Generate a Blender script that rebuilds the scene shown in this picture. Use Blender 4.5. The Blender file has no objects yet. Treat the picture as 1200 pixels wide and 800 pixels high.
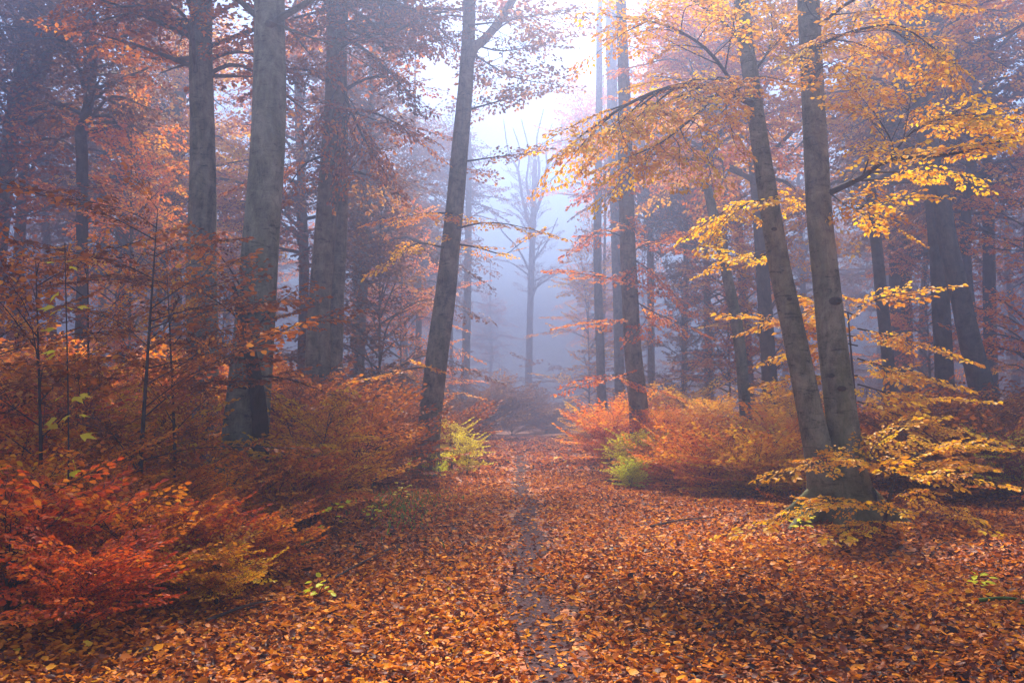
import bpy, math
import numpy as np
from mathutils import Vector

R = np.random.default_rng(7)
S = bpy.context.scene

# ------------------------------------------------------------------ camera, sky, sun, exposure
CAM = np.array([0.0, 0.0, 1.6]); FPX = 1000.0; PITCH = math.atan(80 / 1000)
cam = bpy.data.objects.new('camera', bpy.data.cameras.new('camera'))
S.collection.objects.link(cam); S.camera = cam
cam.location = CAM; cam.rotation_euler = (math.pi / 2 + PITCH, 0, 0)
cam.data.lens = 30; cam.data.sensor_width = 36; cam.data.clip_end = 2000; cam.data.clip_start = 0.05

SUN_EL, SUN_AZ = math.radians(53), math.radians(2)       # ahead of the camera, a touch to the right
w = bpy.data.worlds.new('World'); S.world = w; w.use_nodes = True
nt = w.node_tree; sky = nt.nodes.new('ShaderNodeTexSky'); sky.sky_type = 'NISHITA'; sky.sun_disc = False
sky.sun_elevation = SUN_EL; sky.sun_rotation = SUN_AZ
sky.air_density = 1.0; sky.dust_density = 0.6; sky.ozone_density = 3.0
nt.links.new(sky.outputs[0], nt.nodes['Background'].inputs[0]); nt.nodes['Background'].inputs[1].default_value = 0.12
sl = bpy.data.lights.new('sun', 'SUN'); sl.energy = 5.0; sl.angle = math.radians(10); sl.color = (1.0, .90, .78)
so = bpy.data.objects.new('sun', sl); S.collection.objects.link(so)
sd = Vector((math.sin(SUN_AZ) * math.cos(SUN_EL), math.cos(SUN_AZ) * math.cos(SUN_EL), math.sin(SUN_EL)))
so.rotation_euler = (-sd).to_track_quat('-Z', 'Y').to_euler(); so.location = (0, 60, 60)
S.view_settings.view_transform = 'Standard'; S.view_settings.look = 'None'
S.view_settings.gamma = 1; S.view_settings.use_curve_mapping = False
S.view_settings.exposure = 2.32
S.render.engine = 'CYCLES'
S.cycles.use_denoising = True
S.cycles.max_bounces = 6; S.cycles.diffuse_bounces = 3; S.cycles.transmission_bounces = 3
S.cycles.glossy_bounces = 1; S.cycles.volume_bounces = 1; S.cycles.transparent_max_bounces = 4
S.cycles.use_adaptive_sampling = True; S.cycles.adaptive_threshold = 0.02
S.cycles.sample_clamp_indirect = 6

# ------------------------------------------------------------------ maths helpers
def at(px, py, Y):
    """world point at depth Y seen at photo pixel (px, py)"""
    cx = (px - 600) / FPX; cy = (400 - py) / FPX
    d = np.array([cx, math.cos(PITCH) - cy * math.sin(PITCH), math.sin(PITCH) + cy * math.cos(PITCH)])
    return CAM + d * (Y / d[1])
def ss(a, b, x):
    t = np.clip((x - a) / (b - a), 0, 1); return t * t * (3 - 2 * t)
def height(x, y):
    x = np.asarray(x, float); y = np.asarray(y, float)
    h = 0.95 * ss(4.5, 17, x) * ss(8, 26, y) + 0.85 * ss(3.5, 15, -x) * ss(6, 24, y)
    h = h + 2.2 * ss(14, 60, np.abs(x)) * ss(30, 90, y) + 0.35 * ss(25, 60, y) * ss(1.0, 5.0, np.abs(x - 0.6))
    h = h + (0.07 * np.sin(x * 0.9 + 1.3) * np.cos(y * 0.7) + 0.05 * np.sin(x * 1.7 + y * 1.1)) * ss(1.2, 4, np.abs(x - 0.2))
    return h
def H(x, y): return float(height(x, y))
def norm(v):
    v = np.asarray(v, float); return v / (np.linalg.norm(v, axis=-1, keepdims=True) + 1e-9)
def catmull(P, n):
    P = np.asarray(P, float)
    if len(P) < 3:
        t = np.linspace(0, 1, n)[:, None]; return P[0] * (1 - t) + P[-1] * t
    Q = np.vstack([2 * P[0] - P[1], P, 2 * P[-1] - P[-2]])
    m = len(P) - 1; out = []
    for u in np.linspace(0, m - 1e-6, n):
        i = int(u); t = u - i; a, b, c, d = Q[i:i + 4]
        out.append(0.5 * ((2 * b) + (c - a) * t + (2 * a - 5 * b + 4 * c - d) * t ** 2 + (3 * b - a - 3 * c + d) * t ** 3))
    return np.array(out)

class MB:
    """collects vertices, quads and triangles, with a float attribute 'v' and a material index"""
    def __init__(s): s.V = []; s.F4 = []; s.F3 = []; s.A = []; s.M4 = []; s.M3 = []; s.n = 0
    def add(s, V, F, v=0.5, mat=0):
        V = np.asarray(V, np.float32).reshape(-1, 3); F = np.asarray(F, np.int32)
        if not len(V) or not len(F): return
        s.V.append(V); s.A.append(np.broadcast_to(np.asarray(v, np.float32), (len(V),)).copy())
        if F.shape[1] == 4: s.F4.append(F + s.n); s.M4.append(np.full(len(F), mat, np.int32))
        else: s.F3.append(F + s.n); s.M3.append(np.full(len(F), mat, np.int32))
        s.n += len(V)
    def mesh(s, name, mats, smooth=True):
        me = bpy.data.meshes.new(name)
        V = np.concatenate(s.V); A = np.concatenate(s.A)
        f4 = np.concatenate(s.F4) if s.F4 else np.zeros((0, 4), np.int32)
        f3 = np.concatenate(s.F3) if s.F3 else np.zeros((0, 3), np.int32)
        loops = np.concatenate([f4.ravel(), f3.ravel()]); nf = len(f4) + len(f3)
        starts = np.concatenate([np.arange(len(f4)) * 4, len(f4) * 4 + np.arange(len(f3)) * 3]).astype(np.int32)
        me.vertices.add(len(V)); me.vertices.foreach_set('co', V.ravel())
        me.loops.add(len(loops)); me.loops.foreach_set('vertex_index', loops.astype(np.int32))
        me.polygons.add(nf); me.polygons.foreach_set('loop_start', starts)
        mi = np.concatenate(([m for m in s.M4] + [m for m in s.M3]))
        for m in mats: me.materials.append(m)
        me.polygons.foreach_set('material_index', mi)
        me.polygons.foreach_set('use_smooth', np.full(nf, smooth))
        me.update(calc_edges=True)
        a = me.attributes.new('v', 'FLOAT', 'POINT'); a.data.foreach_set('value', A)
        return me
def link(name, data, parent=None, loc=None):
    o = bpy.data.objects.new(name, data); S.collection.objects.link(o)
    if parent is not None: o.parent = parent
    if loc is not None: o.location = loc
    return o
def empty(name, loc, label, cat, group=None, rz=0):
    o = link(name, None, None, loc); o.rotation_euler = (0, 0, rz); o.empty_display_size = 0.3
    o['label'] = label; o['category'] = cat
    if group: o['group'] = group
    return o

# ------------------------------------------------------------------ materials
def newmat(name):
    m = bpy.data.materials.new(name); m.use_nodes = True; t = m.node_tree; t.nodes.clear()
    o = t.nodes.new('ShaderNodeOutputMaterial'); return m, t, o
def leaf_mat(name, stops, transl=0.5, gloss=0.015):
    m, t, o = newmat(name); N = t.nodes.new; L = t.links.new
    a = N('ShaderNodeAttribute'); a.attribute_name = 'v'
    r = N('ShaderNodeValToRGB'); L(a.outputs['Fac'], r.inputs[0]); e = r.color_ramp.elements
    while len(e) < len(stops): e.new(0.5)
    for k, (p, c) in enumerate(stops): e[k].position = p; e[k].color = (*c, 1)
    d = N('ShaderNodeBsdfDiffuse'); tr = N('ShaderNodeBsdfTranslucent'); mx = N('ShaderNodeMixShader'); mx.inputs[0].default_value = transl
    L(r.outputs[0], d.inputs[0]); L(r.outputs[0], tr.inputs[0]); L(d.outputs[0], mx.inputs[1]); L(tr.outputs[0], mx.inputs[2])
    g = N('ShaderNodeBsdfGlossy'); g.inputs['Roughness'].default_value = 0.42; g.inputs[0].default_value = (1, 1, 1, 1)
    m2 = N('ShaderNodeMixShader'); m2.inputs[0].default_value = gloss
    L(mx.outputs[0], m2.inputs[1]); L(g.outputs[0], m2.inputs[2]); L(m2.outputs[0], o.inputs[0])
    return m
LEAF = {
 'rust':   leaf_mat('rust_leaves',   [(0, (.09, .022, .004)), (.45, (.32, .080, .006)), (.8, (.60, .17, .008)), (1, (.78, .32, .02))]),
 'copper': leaf_mat('copper_leaves', [(0, (.06, .022, .010)), (.5, (.17, .060, .018)), (.85, (.32, .125, .025)), (1, (.50, .24, .03))]),
 'orange': leaf_mat('orange_leaves', [(0, (.25, .035, .005)), (.35, (.74, .18, .006)), (.7, (.90, .32, .007)), (1, (.90, .48, .015))]),
 'red':    leaf_mat('red_leaves',    [(0, (.25, .024, .004)), (.4, (.72, .095, .006)), (.75, (.88, .21, .008)), (1, (.85, .34, .02))]),
 'gold':   leaf_mat('gold_leaves',   [(0, (.34, .075, .005)), (.3, (.66, .24, .003)), (.65, (.84, .41, .003)), (1, (.90, .60, .005))]),
 'yellow': leaf_mat('yellow_leaves', [(0, (.55, .36, .01)), (.5, (.86, .68, .012)), (1, (.90, .84, .02))]),
 'lime':   leaf_mat('lime_leaves',   [(0, (.45, .50, .01)), (.5, (.78, .80, .012)), (1, (.92, .88, .02))]),
 'green':  leaf_mat('green_leaves',  [(0, (.05, .11, .015)), (1, (.22, .36, .03))]),
 'needle': leaf_mat('dark_needles',  [(0, (.015, .03, .025)), (1, (.05, .075, .05))], 0.15),
 'litter': leaf_mat('fallen_leaves', [(0, (.025, .008, .006)), (.25, (.17, .032, .007)), (.5, (.54, .13, .008)), (.78, (.84, .28, .008)), (.95, (.90, .36, .012)), (1, (.88, .52, .03))], 0.25, 0.012),
}
def bark_mat(name, c0, c1, moss=0.25, bump=0.35, sc=1.0):
    m, t, o = newmat(name); N = t.nodes.new; L = t.links.new
    tc = N('ShaderNodeTexCoord'); ge = N('ShaderNodeNewGeometry')
    def noise(scale, vec, det=5, rough=.6):
        n = N('ShaderNodeTexNoise'); n.inputs['Scale'].default_value = scale; n.inputs['Detail'].default_value = det
        n.inputs['Roughness'].default_value = rough; L(vec, n.inputs['Vector']); return n.outputs['Fac']
    def mapped(sx, sy, sz):
        x = N('ShaderNodeMapping'); x.inputs['Scale'].default_value = (sx, sy, sz); L(ge.outputs['Position'], x.inputs[0]); return x.outputs[0]
    def noised(scale, vec, det, rough, dist):
        o_ = noise(scale, vec, det, rough); o_.node.inputs['Distortion'].default_value = dist; return o_
    mv = mapped(2.2, 2.2, .6)
    lines = noised(5.5 * sc, mapped(.8, .8, 3.6), 2, .5, 1.2); streak = noised(1.6 * sc, mv, 6, .75, .9); blot = noised(3.1, ge.outputs['Position'], 8, .72, .6); fine = noise(60, ge.outputs['Position'], 4, .7)
    def mth(op, a, b):
        x = N('ShaderNodeMath'); x.operation = op
        for i, v in enumerate((a, b)):
            if isinstance(v, (int, float)): x.inputs[i].default_value = v
            else: L(v, x.inputs[i])
        return x.outputs[0]
    lr = N('ShaderNodeMapRange'); lr.inputs[1].default_value = .60; lr.inputs[2].default_value = .70; L(lines, lr.inputs[0])
    s = mth('SUBTRACT', mth('ADD', mth('MULTIPLY', streak, .45), mth('ADD', mth('MULTIPLY', blot, .50), mth('MULTIPLY', fine, .22))), mth('MULTIPLY', lr.outputs[0], .09))
    rp = N('ShaderNodeValToRGB'); rp.color_ramp.elements[0].position = .46; rp.color_ramp.elements[1].position = .72
    rp.color_ramp.elements[0].color = (*c0, 1); rp.color_ramp.elements[1].color = (*c1, 1); L(s, rp.inputs[0])
    mm = N('ShaderNodeMix'); mm.data_type = 'RGBA'; mm.inputs[7].default_value = (.075, .085, .018, 1)
    mr = N('ShaderNodeMapRange'); mr.inputs[1].default_value = .50; mr.inputs[2].default_value = .72; L(noised(1.1, mv, 6, .7, .5), mr.inputs[0])
    at_ = N('ShaderNodeAttribute'); at_.attribute_name = 'v'
    L(mth('MINIMUM', mth('ADD', mth('MULTIPLY', mr.outputs[0], moss), at_.outputs['Fac']), 1.0), mm.inputs[0]); L(rp.outputs[0], mm.inputs[6])
    b = N('ShaderNodeBsdfPrincipled'); b.inputs['Roughness'].default_value = .8; b.inputs['Specular IOR Level'].default_value = .06
    L(mm.outputs[2], b.inputs['Base Color'])
    bp = N('ShaderNodeBump'); bp.inputs['Strength'].default_value = bump; bp.inputs['Distance'].default_value = .05; L(s, bp.inputs['Height']); L(bp.outputs[0], b.inputs['Normal'])
    L(b.outputs[0], o.inputs[0]); return m
BARK = bark_mat('beech_bark', (.036, .034, .022), (.30, .275, .185), .6)
BARKD = bark_mat('dark_bark', (.03, .027, .02), (.15, .13, .10), .25, .6)
SCAR = bark_mat('rough_bark', (.022, .015, .011), (.085, .06, .042), .12, 1.0, 3.0)
def plain(name, c, rough=.85, nsc=9):
    m, t, o = newmat(name); N = t.nodes.new; L = t.links.new
    b = N('ShaderNodeBsdfPrincipled'); b.inputs['Roughness'].default_value = rough; b.inputs['Specular IOR Level'].default_value = .08
    ge = N('ShaderNodeNewGeometry'); n = N('ShaderNodeTexNoise'); n.inputs['Scale'].default_value = nsc; n.inputs['Detail'].default_value = 6; L(ge.outputs['Position'], n.inputs[0])
    r = N('ShaderNodeValToRGB'); r.color_ramp.elements[0].color = (*[x * .45 for x in c], 1); r.color_ramp.elements[1].color = (*[min(1, x * 1.5) for x in c], 1)
    r.color_ramp.elements[0].position = .3; r.color_ramp.elements[1].position = .7
    L(n.outputs['Fac'], r.inputs[0]); L(r.outputs[0], b.inputs['Base Color'])
    bp = N('ShaderNodeBump'); bp.inputs['Strength'].default_value = .6; bp.inputs['Distance'].default_value = .03; L(n.outputs['Fac'], bp.inputs['Height']); L(bp.outputs[0], b.inputs['Normal'])
    L(b.outputs[0], o.inputs[0]); return m
TWIG = plain('twig_bark', (.045, .032, .026)); MOSS = plain('moss', (.055, .085, .012)); SOIL = plain('wet_soil', (.070, .038, .036), 1.0, 38)
STONE = plain('stone', (.05, .045, .04))
def ground_mat():
    m, t, o = newmat('leaf_covered_soil'); N = t.nodes.new; L = t.links.new
    ge = N('ShaderNodeNewGeometry'); vo = N('ShaderNodeTexVoronoi'); vo.inputs['Scale'].default_value = 9; vo.inputs['Randomness'].default_value = 1; L(ge.outputs['Position'], vo.inputs['Vector'])
    sep = N('ShaderNodeSeparateColor'); L(vo.outputs['Color'], sep.inputs[0])
    r = N('ShaderNodeValToRGB'); e = r.color_ramp.elements
    for k, (p, c) in enumerate([(0, (.03, .012, .008)), (.4, (.16, .035, .012)), (.7, (.38, .10, .02)), (1, (.60, .24, .04))]):
        if k > 1: e.new(p)
    for k, (p, c) in enumerate([(0, (.03, .012, .008)), (.4, (.16, .035, .012)), (.7, (.38, .10, .02)), (1, (.60, .24, .04))]): e[k].position = p; e[k].color = (*c, 1)
    L(sep.outputs[0], r.inputs[0])
    b = N('ShaderNodeBsdfPrincipled'); b.inputs['Roughness'].default_value = .85; L(r.outputs[0], b.inputs['Base Color'])
    bp = N('ShaderNodeBump'); bp.inputs['Strength'].default_value = .7; bp.inputs['Distance'].default_value = .05; L(vo.outputs['Distance'], bp.inputs['Height']); L(bp.outputs[0], b.inputs['Normal'])
    L(b.outputs[0], o.inputs[0]); return m

# ------------------------------------------------------------------ setting: ground, path, leaf litter, haze
def grid(x0, x1, y0, y1, nx, ny, dz=0, warp=1.0):
    u = np.linspace(-1, 1, nx); xs = np.sign(u) * np.abs(u) ** warp
    xs = (x0 + x1) / 2 + xs * (x1 - x0) / 2
    v = np.linspace(0, 1, ny) ** warp; ys = y0 + v * (y1 - y0)
    X, Y = np.meshgrid(xs, ys); V = np.stack([X, Y, height(X, Y) + dz], -1).reshape(-1, 3)
    i = np.arange((ny - 1) * nx).reshape(ny - 1, nx)[:, :-1].ravel()
    return V, np.stack([i, i + 1, i + nx + 1, i + nx], -1)
b = MB(); b.add(*grid(-150, 150, -30, 230, 220, 260, 0, 1.9)); g = link('ground', b.mesh('ground', [ground_mat()])); g['kind'] = 'structure'; g['label'] = 'forest floor rising gently on both sides'
def path_x(y): return .22 + .05 * np.sin(y * .55) + .04 * np.sin(y * 1.3 + 1)
ys = np.linspace(-2, 34, 181); b = MB()
wl = .14 + .06 * np.sin(ys * 2.1) + .04 * np.sin(ys * 4.7 + 1) + .05 * ss(14, 6, ys); wr = .14 + .06 * np.sin(ys * 1.7 + 2) + .04 * np.sin(ys * 5.3) + .05 * ss(14, 6, ys)
offs = np.linspace(0, 1, 7); PV = []
for k, o_ in enumerate(offs):
    X = path_x(ys) - wl + (wl + wr) * o_
    PV.append(np.stack([X, ys, height(X, ys) + .016 - .006 * np.sin(o_ * math.pi)], -1))
PV = np.stack(PV, 1); n_ = len(ys); i = (np.arange(n_ - 1)[:, None] * 7 + np.arange(6)[None]).ravel()
b.add(PV.reshape(-1, 3), np.stack([i, i + 1, i + 8, i + 7], -1)); g = link('path', b.mesh('path', [SOIL])); g['kind'] = 'structure'; g['label'] = 'narrow trodden strip of damp bare soil through the leaves'

# leaf outlines (x along the leaf, folded along the midrib)
LEAF_HI = (np.array([[0, 0, 0], [.5, 0, -.03], [1, 0, -.10], [.22, .24, .06], [.62, .27, .05], [.22, -.24, .06], [.62, -.27, .05]]),
           np.array([[0, 1, 3], [3, 1, 4], [4, 1, 2], [0, 5, 1], [5, 6, 1], [6, 2, 1]]))
LEAF_LO = (np.array([[0, 0, 0], [.5, .33, .07], [1, 0, -.06], [.5, -.33, .07]]), np.array([[0, 2, 1], [0, 3, 2]]))
LEAF_CURL = (np.array([[0, 0, .05], [.5, 0, -.02], [1, 0, .12], [.22, .26, .10], [.62, .28, .16], [.22, -.24, .05], [.62, -.27, .10]]), LEAF_HI[1])
def leaves(P, D, Nn, size, tmpl, v, mb, mat=0):
    D = norm(D); Bn = norm(np.cross(Nn, D)); Z = np.cross(D, Bn); T, F = tmpl; n = len(P); k = len(T)
    sz = np.asarray(size)[:, None, None]
    V = P[:, None] + sz * (T[None, :, 0:1] * D[:, None] + T[None, :, 1:2] * Bn[:, None] + T[None, :, 2:3] * Z[:, None])
    mb.add(V.reshape(-1, 3), (F[None] + (np.arange(n) * k)[:, None, None]).reshape(-1, 3), np.repeat(v, k), mat)
def lownoise(x, y, s=1.0, seed=0):
    q = np.random.default_rng(seed + 50); z = 0
    for _ in range(7):
        a = q.uniform(0, 6.28); f = q.uniform(.3, 1.6) * s; z = z + np.sin((x * math.cos(a) + y * math.sin(a)) * f + q.uniform(0, 6.28))
    return z / 3.7
lit = MB()
for (y0, y1, dens, sz, tm) in ((1.2, 9.5, 1950, .042, LEAF_CURL), (9.5, 22, 850, .052, LEAF_LO), (22, 50, 110, .11, LEAF_LO)):
    area = (1.5 * (y1 ** 2 - y0 ** 2) / 2 + 6 * (y1 - y0)); n = int(area * dens)
    y = np.sqrt(R.uniform(y0 ** 2, y1 ** 2, n)); x = R.uniform(-1, 1, n) * (.75 * y + 3)
    dp = np.abs(x - path_x(y)); keep = (R.random(n) < np.where(y < 30, .22 + .78 * ss(.10, .40, dp + .10 * lownoise(x, y, 5, 77)), 1))
    thin = lownoise(x, y, 1.8, 3); keep &= R.random(n) < np.clip(1.15 + thin * .5, .45, 1)
    x, y = x[keep], y[keep]; n = len(x)
    lay = R.random(n); z = height(x, y) + .008 + .045 * lay + .02 * np.maximum(0, lownoise(x, y, 4, 5)) - .03 * ss(.5, .1, np.abs(x - path_x(y)))
    z = np.maximum(z, height(x, y) + .02)
    a = R.uniform(0, 2 * math.pi, n); D = np.stack([np.cos(a), np.sin(a), R.normal(0, .28, n)], -1)
    Nn = norm(np.stack([R.normal(0, .6, n), R.normal(0, .6, n), np.ones(n)], -1))
    v = np.clip(R.beta(1.35, 1.95, n) * 1.0 + .10 * lownoise(x, y, 1.2, 9) + .10 * (lay - .6), 0, 1)
    Pn = np.stack([x, y, z], -1); szs = sz * np.clip(R.lognormal(0, .38, n), .35, 2.1); pick = R.integers(0, 4, n)
    for kk in range(4):
        sel = pick == kk; T_, F_ = tm; T_ = T_ * [[1, 1, 1], [1, .7, 1.8], [.8, 1.25, .5], [1.1, .95, -1.6]][kk]
        leaves(Pn[sel], D[sel], Nn[sel], szs[sel], (T_, F_), v[sel], lit)
g = link('leaf_litter', lit.mesh('leaf_litter', [LEAF['litter']])); g['kind'] = 'stuff'; g['label'] = 'carpet of fallen orange and brown beech leaves'

hz = MB(); hx0, hx1, hy0, hy1, z0, z1 = -160, 160, -40, 240, -1.5, 27
hz.add([[hx0, hy0, z0], [hx1, hy0, z0], [hx1, hy1, z0], [hx0, hy1, z0], [hx0, hy0, z1], [hx1, hy0, z1], [hx1, hy1, z1], [hx0, hy1, z1]],
       [[0, 3, 2, 1], [4, 5, 6, 7], [0, 1, 5, 4], [1, 2, 6, 5], [2, 3, 7, 6], [3, 0, 4, 7]])
m, t, o = newmat('haze'); pv = t.nodes.new('ShaderNodeVolumePrincipled'); pv.inputs['Color'].default_value = (.20, .235, .355, 1)
pv.inputs['Density'].default_value = .021; pv.inputs['Anisotropy'].default_value = .74; t.links.new(pv.outputs[0], o.inputs['Volume'])
g = link('haze', hz.mesh('haze', [m], False)); g['kind'] = 'stuff'; g['label'] = 'pale lavender mist between the trees'

# ------------------------------------------------------------------ wood and foliage builders
def tube(mb, path, rad, seg=8, v=0.0, mat=0, cap=True, rough=0.0, flare=0.0, seed=0, moss=0.0):
    path = np.asarray(path, float); n = len(path); rad = np.broadcast_to(rad, (n,)).astype(float)
    T = norm(np.gradient(path, axis=0)); ref = np.array([1., 0, 0]) if abs(T[0][0]) < .8 else np.array([0, 1., 0])
    U = np.zeros_like(T); u = ref
    for k in range(n):
        u = u - T[k] * np.dot(u, T[k]); u = u / np.linalg.norm(u); U[k] = u
    W = np.cross(T, U); th = np.linspace(0, 2 * math.pi, seg, endpoint=False)
    q = np.random.default_rng(seed); rr = rad[:, None] * np.ones((1, seg)); L = np.concatenate([[0], np.cumsum(np.linalg.norm(np.diff(path, axis=0), axis=1))])[:, None]
    if rough:
        for k in range(5):
            rr = rr * (1 + rough * q.uniform(.4, 1) * np.sin(th[None] * q.integers(1, 5) + q.uniform(0, 6.3) + L * q.uniform(.2, 2.6)))
    if flare:
        lob = 1 + .55 * np.sin(th * 3 + q.uniform(0, 6)) + .35 * np.sin(th * 5 + q.uniform(0, 6))
        rr = rr * (1 + flare * np.exp(-L / .38) * lob[None])
    V = path[:, None] + rr[..., None] * (np.cos(th)[None, :, None] * U[:, None] + np.sin(th)[None, :, None] * W[:, None])
    i = np.arange(n - 1)[:, None] * seg; j = np.arange(seg)[None]; j2 = (j + 1) % seg
    F = np.stack([i + j, i + j2, i + seg + j2, i + seg + j], -1).reshape(-1, 4)
    vv = np.broadcast_to(v + moss * np.exp(-L / .7), (n, seg)).ravel()
    mb.add(V.reshape(-1, 3), F, vv, mat)
    if cap and rad[-1] > .02:
        k0 = len(path) - 1; ring = V[k0]; c = ring.mean(0) + T[-1] * rad[-1] * .4
        mb.add(np.vstack([ring, c]), [[a, (a + 1) % seg, seg] for a in range(seg)], v, mat)

def make_spray(seed, length, leaf, nside, lo):
    """flat fan of twigs with alternate leaves, along +X in the XY plane"""
    q = np.random.default_rng(seed); LB = MB(); WB = MB(); P = []; D = []; tw = []
    def twig(p0, ang, ln, z0):
        n = max(2, int(ln / (leaf * .62))); bend = q.normal(0, .25)
        pts = [p0]
        for k in range(n):
            a = ang + bend * k / n; pts.append(pts[-1] + np.array([math.cos(a), math.sin(a), -.10 * k / n + q.normal(0, .04)]) * ln / n)
            s = 1 if k % 2 else -1; la = a + s * q.uniform(.5, 1.1)
            if q.random() < .93: P.append(pts[-1]); D.append([math.cos(la), math.sin(la), q.normal(-.18, .25)])
        P.append(pts[-1]); D.append([math.cos(ang), math.sin(ang), -.2]); tw.append(np.array(pts))
    main = []; p = np.zeros(3); a = 0; n = nside
    for k in range(n + 1):
        main.append(p.copy())
        if k > 0:
            s = 1 if k % 2 else -1; ln = length * (.52 * (1 - (k / n) ** 1.3) + .14) * q.uniform(.7, 1.2)
            twig(p.copy(), a + s * q.uniform(.65, .95), ln, 0)
        a += q.normal(0, .10); p = p + np.array([math.cos(a), math.sin(a), q.normal(-.03, .05)]) * length / n
    twig(p.copy(), a, length * .15, 0); P = np.array(P); D = np.array(D); m = len(P)
    Nn = norm(np.stack([q.normal(0, .5, m), q.normal(0, .5, m), np.ones(m)], -1))
    vv = q.normal(0, .17, m)
    leaves(P, D, Nn, leaf * q.uniform(.7, 1.2, m), LEAF_LO if lo else LEAF_HI, vv, LB)
    tube(WB, np.array(main), np.linspace(.006, .002, len(main)) * (1.6 if lo else 1), 3, cap=False)
    if not lo:
        for t_ in tw: tube(WB, t_[[0, -1]] if len(t_) < 4 else t_[[0, len(t_) // 2, -1]], [.0022] * (2 if len(t_) < 4 else 3), 3, cap=False)
    g_ = lambda B: (np.concatenate(B.V), np.concatenate([f for f in B.F3 + B.F4]), np.concatenate(B.A))
    return g_(LB), g_(WB)
SPR = {'hi': [make_spray(k, .62, .090, 9, False) for k in range(6)],
       'mid': [make_spray(20 + k, .85, .115, 10, True) for k in range(6)],
       'far': [make_spray(40 + k, 1.5, .19, 11, True) for k in range(6)]}
SPR_LEN = {'hi': .62, 'mid': .85, 'far': 1.5}

class Foliage:
    def __init__(s, kind, seed): s.kind = kind; s.sp = []; s.q = np.random.default_rng(seed); s.W = MB()
    def spray(s, p, d, up, sc, v): s.sp.append((p, d, up, sc, v))
    def emit(s, LB, lmat=0, wmat=0, WB=None):
        WB = WB or s.W
        if not s.sp: return
        idx = s.q.integers(0, 6, len(s.sp))
        for k in range(6):
            sel = [s.sp[i] for i in np.nonzero(idx == k)[0]]
            if not sel: continue
            P = np.array([a[0] for a in sel]); D = norm(np.array([a[1] for a in sel])); U = np.array([a[2] for a in sel])
            B = norm(np.cross(U, D)); Z = np.cross(D, B); sc = np.array([a[3] for a in sel])[:, None, None]; vv = np.array([a[4] for a in sel])
            for (T, F, A), tgt, mat, isleaf in ((SPR[s.kind][k][0], LB, lmat, 1), (SPR[s.kind][k][1], WB, wmat, 0)):
                V = P[:, None] + sc * (T[None, :, 0:1] * D[:, None] + T[None, :, 1:2] * B[:, None] + T[None, :, 2:3] * Z[:, None])
                n, kk = len(sel), len(T)
                tgt.add(V.reshape(-1, 3), (F[None] + (np.arange(n) * kk)[:, None, None]).reshape(-1, F.shape[1]),
                        np.clip((A[None] + vv[:, None]).ravel(), 0, 1) if isleaf else 0.0, mat)
def rot_about(d, ax, a):
    d = np.asarray(d, float); ax = norm(ax); return d * math.cos(a) + np.cross(ax, d) * math.sin(a) + ax * np.dot(ax, d) * (1 - math.cos(a))
def branch(F, path, r0, side, step, t0=.2, vb=.5, vs=.12, droop=.12, wseg=6, wmat=0, sc=1.0, up=(0, 0, 1), tip=True, W=None, jit=.22):
    """a limb with side branchlets that carry flat leaf sprays"""
    q = F.q; W = W or F.W; L0 = SPR_LEN[F.kind] * sc; up = np.asarray(up, float)
    P = catmull(path, max(6, 3 * len(path))); ln = np.concatenate([[0], np.cumsum(np.linalg.norm(np.diff(P, axis=0), axis=1))]); tot = ln[-1]
    tube(W, P, r0 * (1 - .8 * ln / tot), wseg, mat=wmat, cap=False)
    s_ = tot * t0; sgn = 1 if q.random() < .5 else -1
    while s_ < tot:
        t = s_ / tot; p = np.array([np.interp(s_, ln, P[:, c]) for c in range(3)]); p2 = np.array([np.interp(min(s_ + .1, tot), ln, P[:, c]) for c in range(3)])
        tg = norm(p2 - p + 1e-6); d = rot_about(tg, up, sgn * q.uniform(.65, 1.15)); d[2] += q.normal(-.02, .14)
        l = side * (1 - .65 * t ** 1.5) * q.uniform(.55, 1.15); v = vb + q.normal(0, vs)
        nrm = norm(up + q.normal(0, jit, 3))
        if l < L0 * 1.35: F.spray(p, d, nrm, sc * max(.45, min(1.15, l / L0)) , v)
        else:
            e = p + norm(d) * l; e[2] -= droop * l; mid = (p + e) / 2 + [0, 0, droop * l * .35] + q.normal(0, .05 * l, 3)
            Q = catmull([p, mid, e], 6); tube(W, Q, np.linspace(r0 * .32 * (1 - .5 * t) + .003, .003, 6), 4, mat=wmat, cap=False)
            k = L0 * .45; m = max(2, int(l / k)); s2 = 1
            for j in range(1, m + 1):
                u = j / m * .98; pp = Q[min(5, int(u * 5))] * (1 - (u * 5) % 1) + Q[min(5, int(u * 5) + 1)] * ((u * 5) % 1)
                dd = rot_about(norm(e - p), up, s2 * q.uniform(.5, 1.0) if j < m else q.normal(0, .2)); dd[2] -= droop * u; s2 = -s2
                F.spray(pp, dd, norm(up + q.normal(0, jit * 1.1, 3)), sc * q.uniform(.65, 1.1), v + q.normal(0, .06))
        s_ += step * q.uniform(.7, 1.35); sgn = -sgn
    if tip: F.spray(P[-1], P[-1] - P[-2], up, sc, vb)

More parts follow.
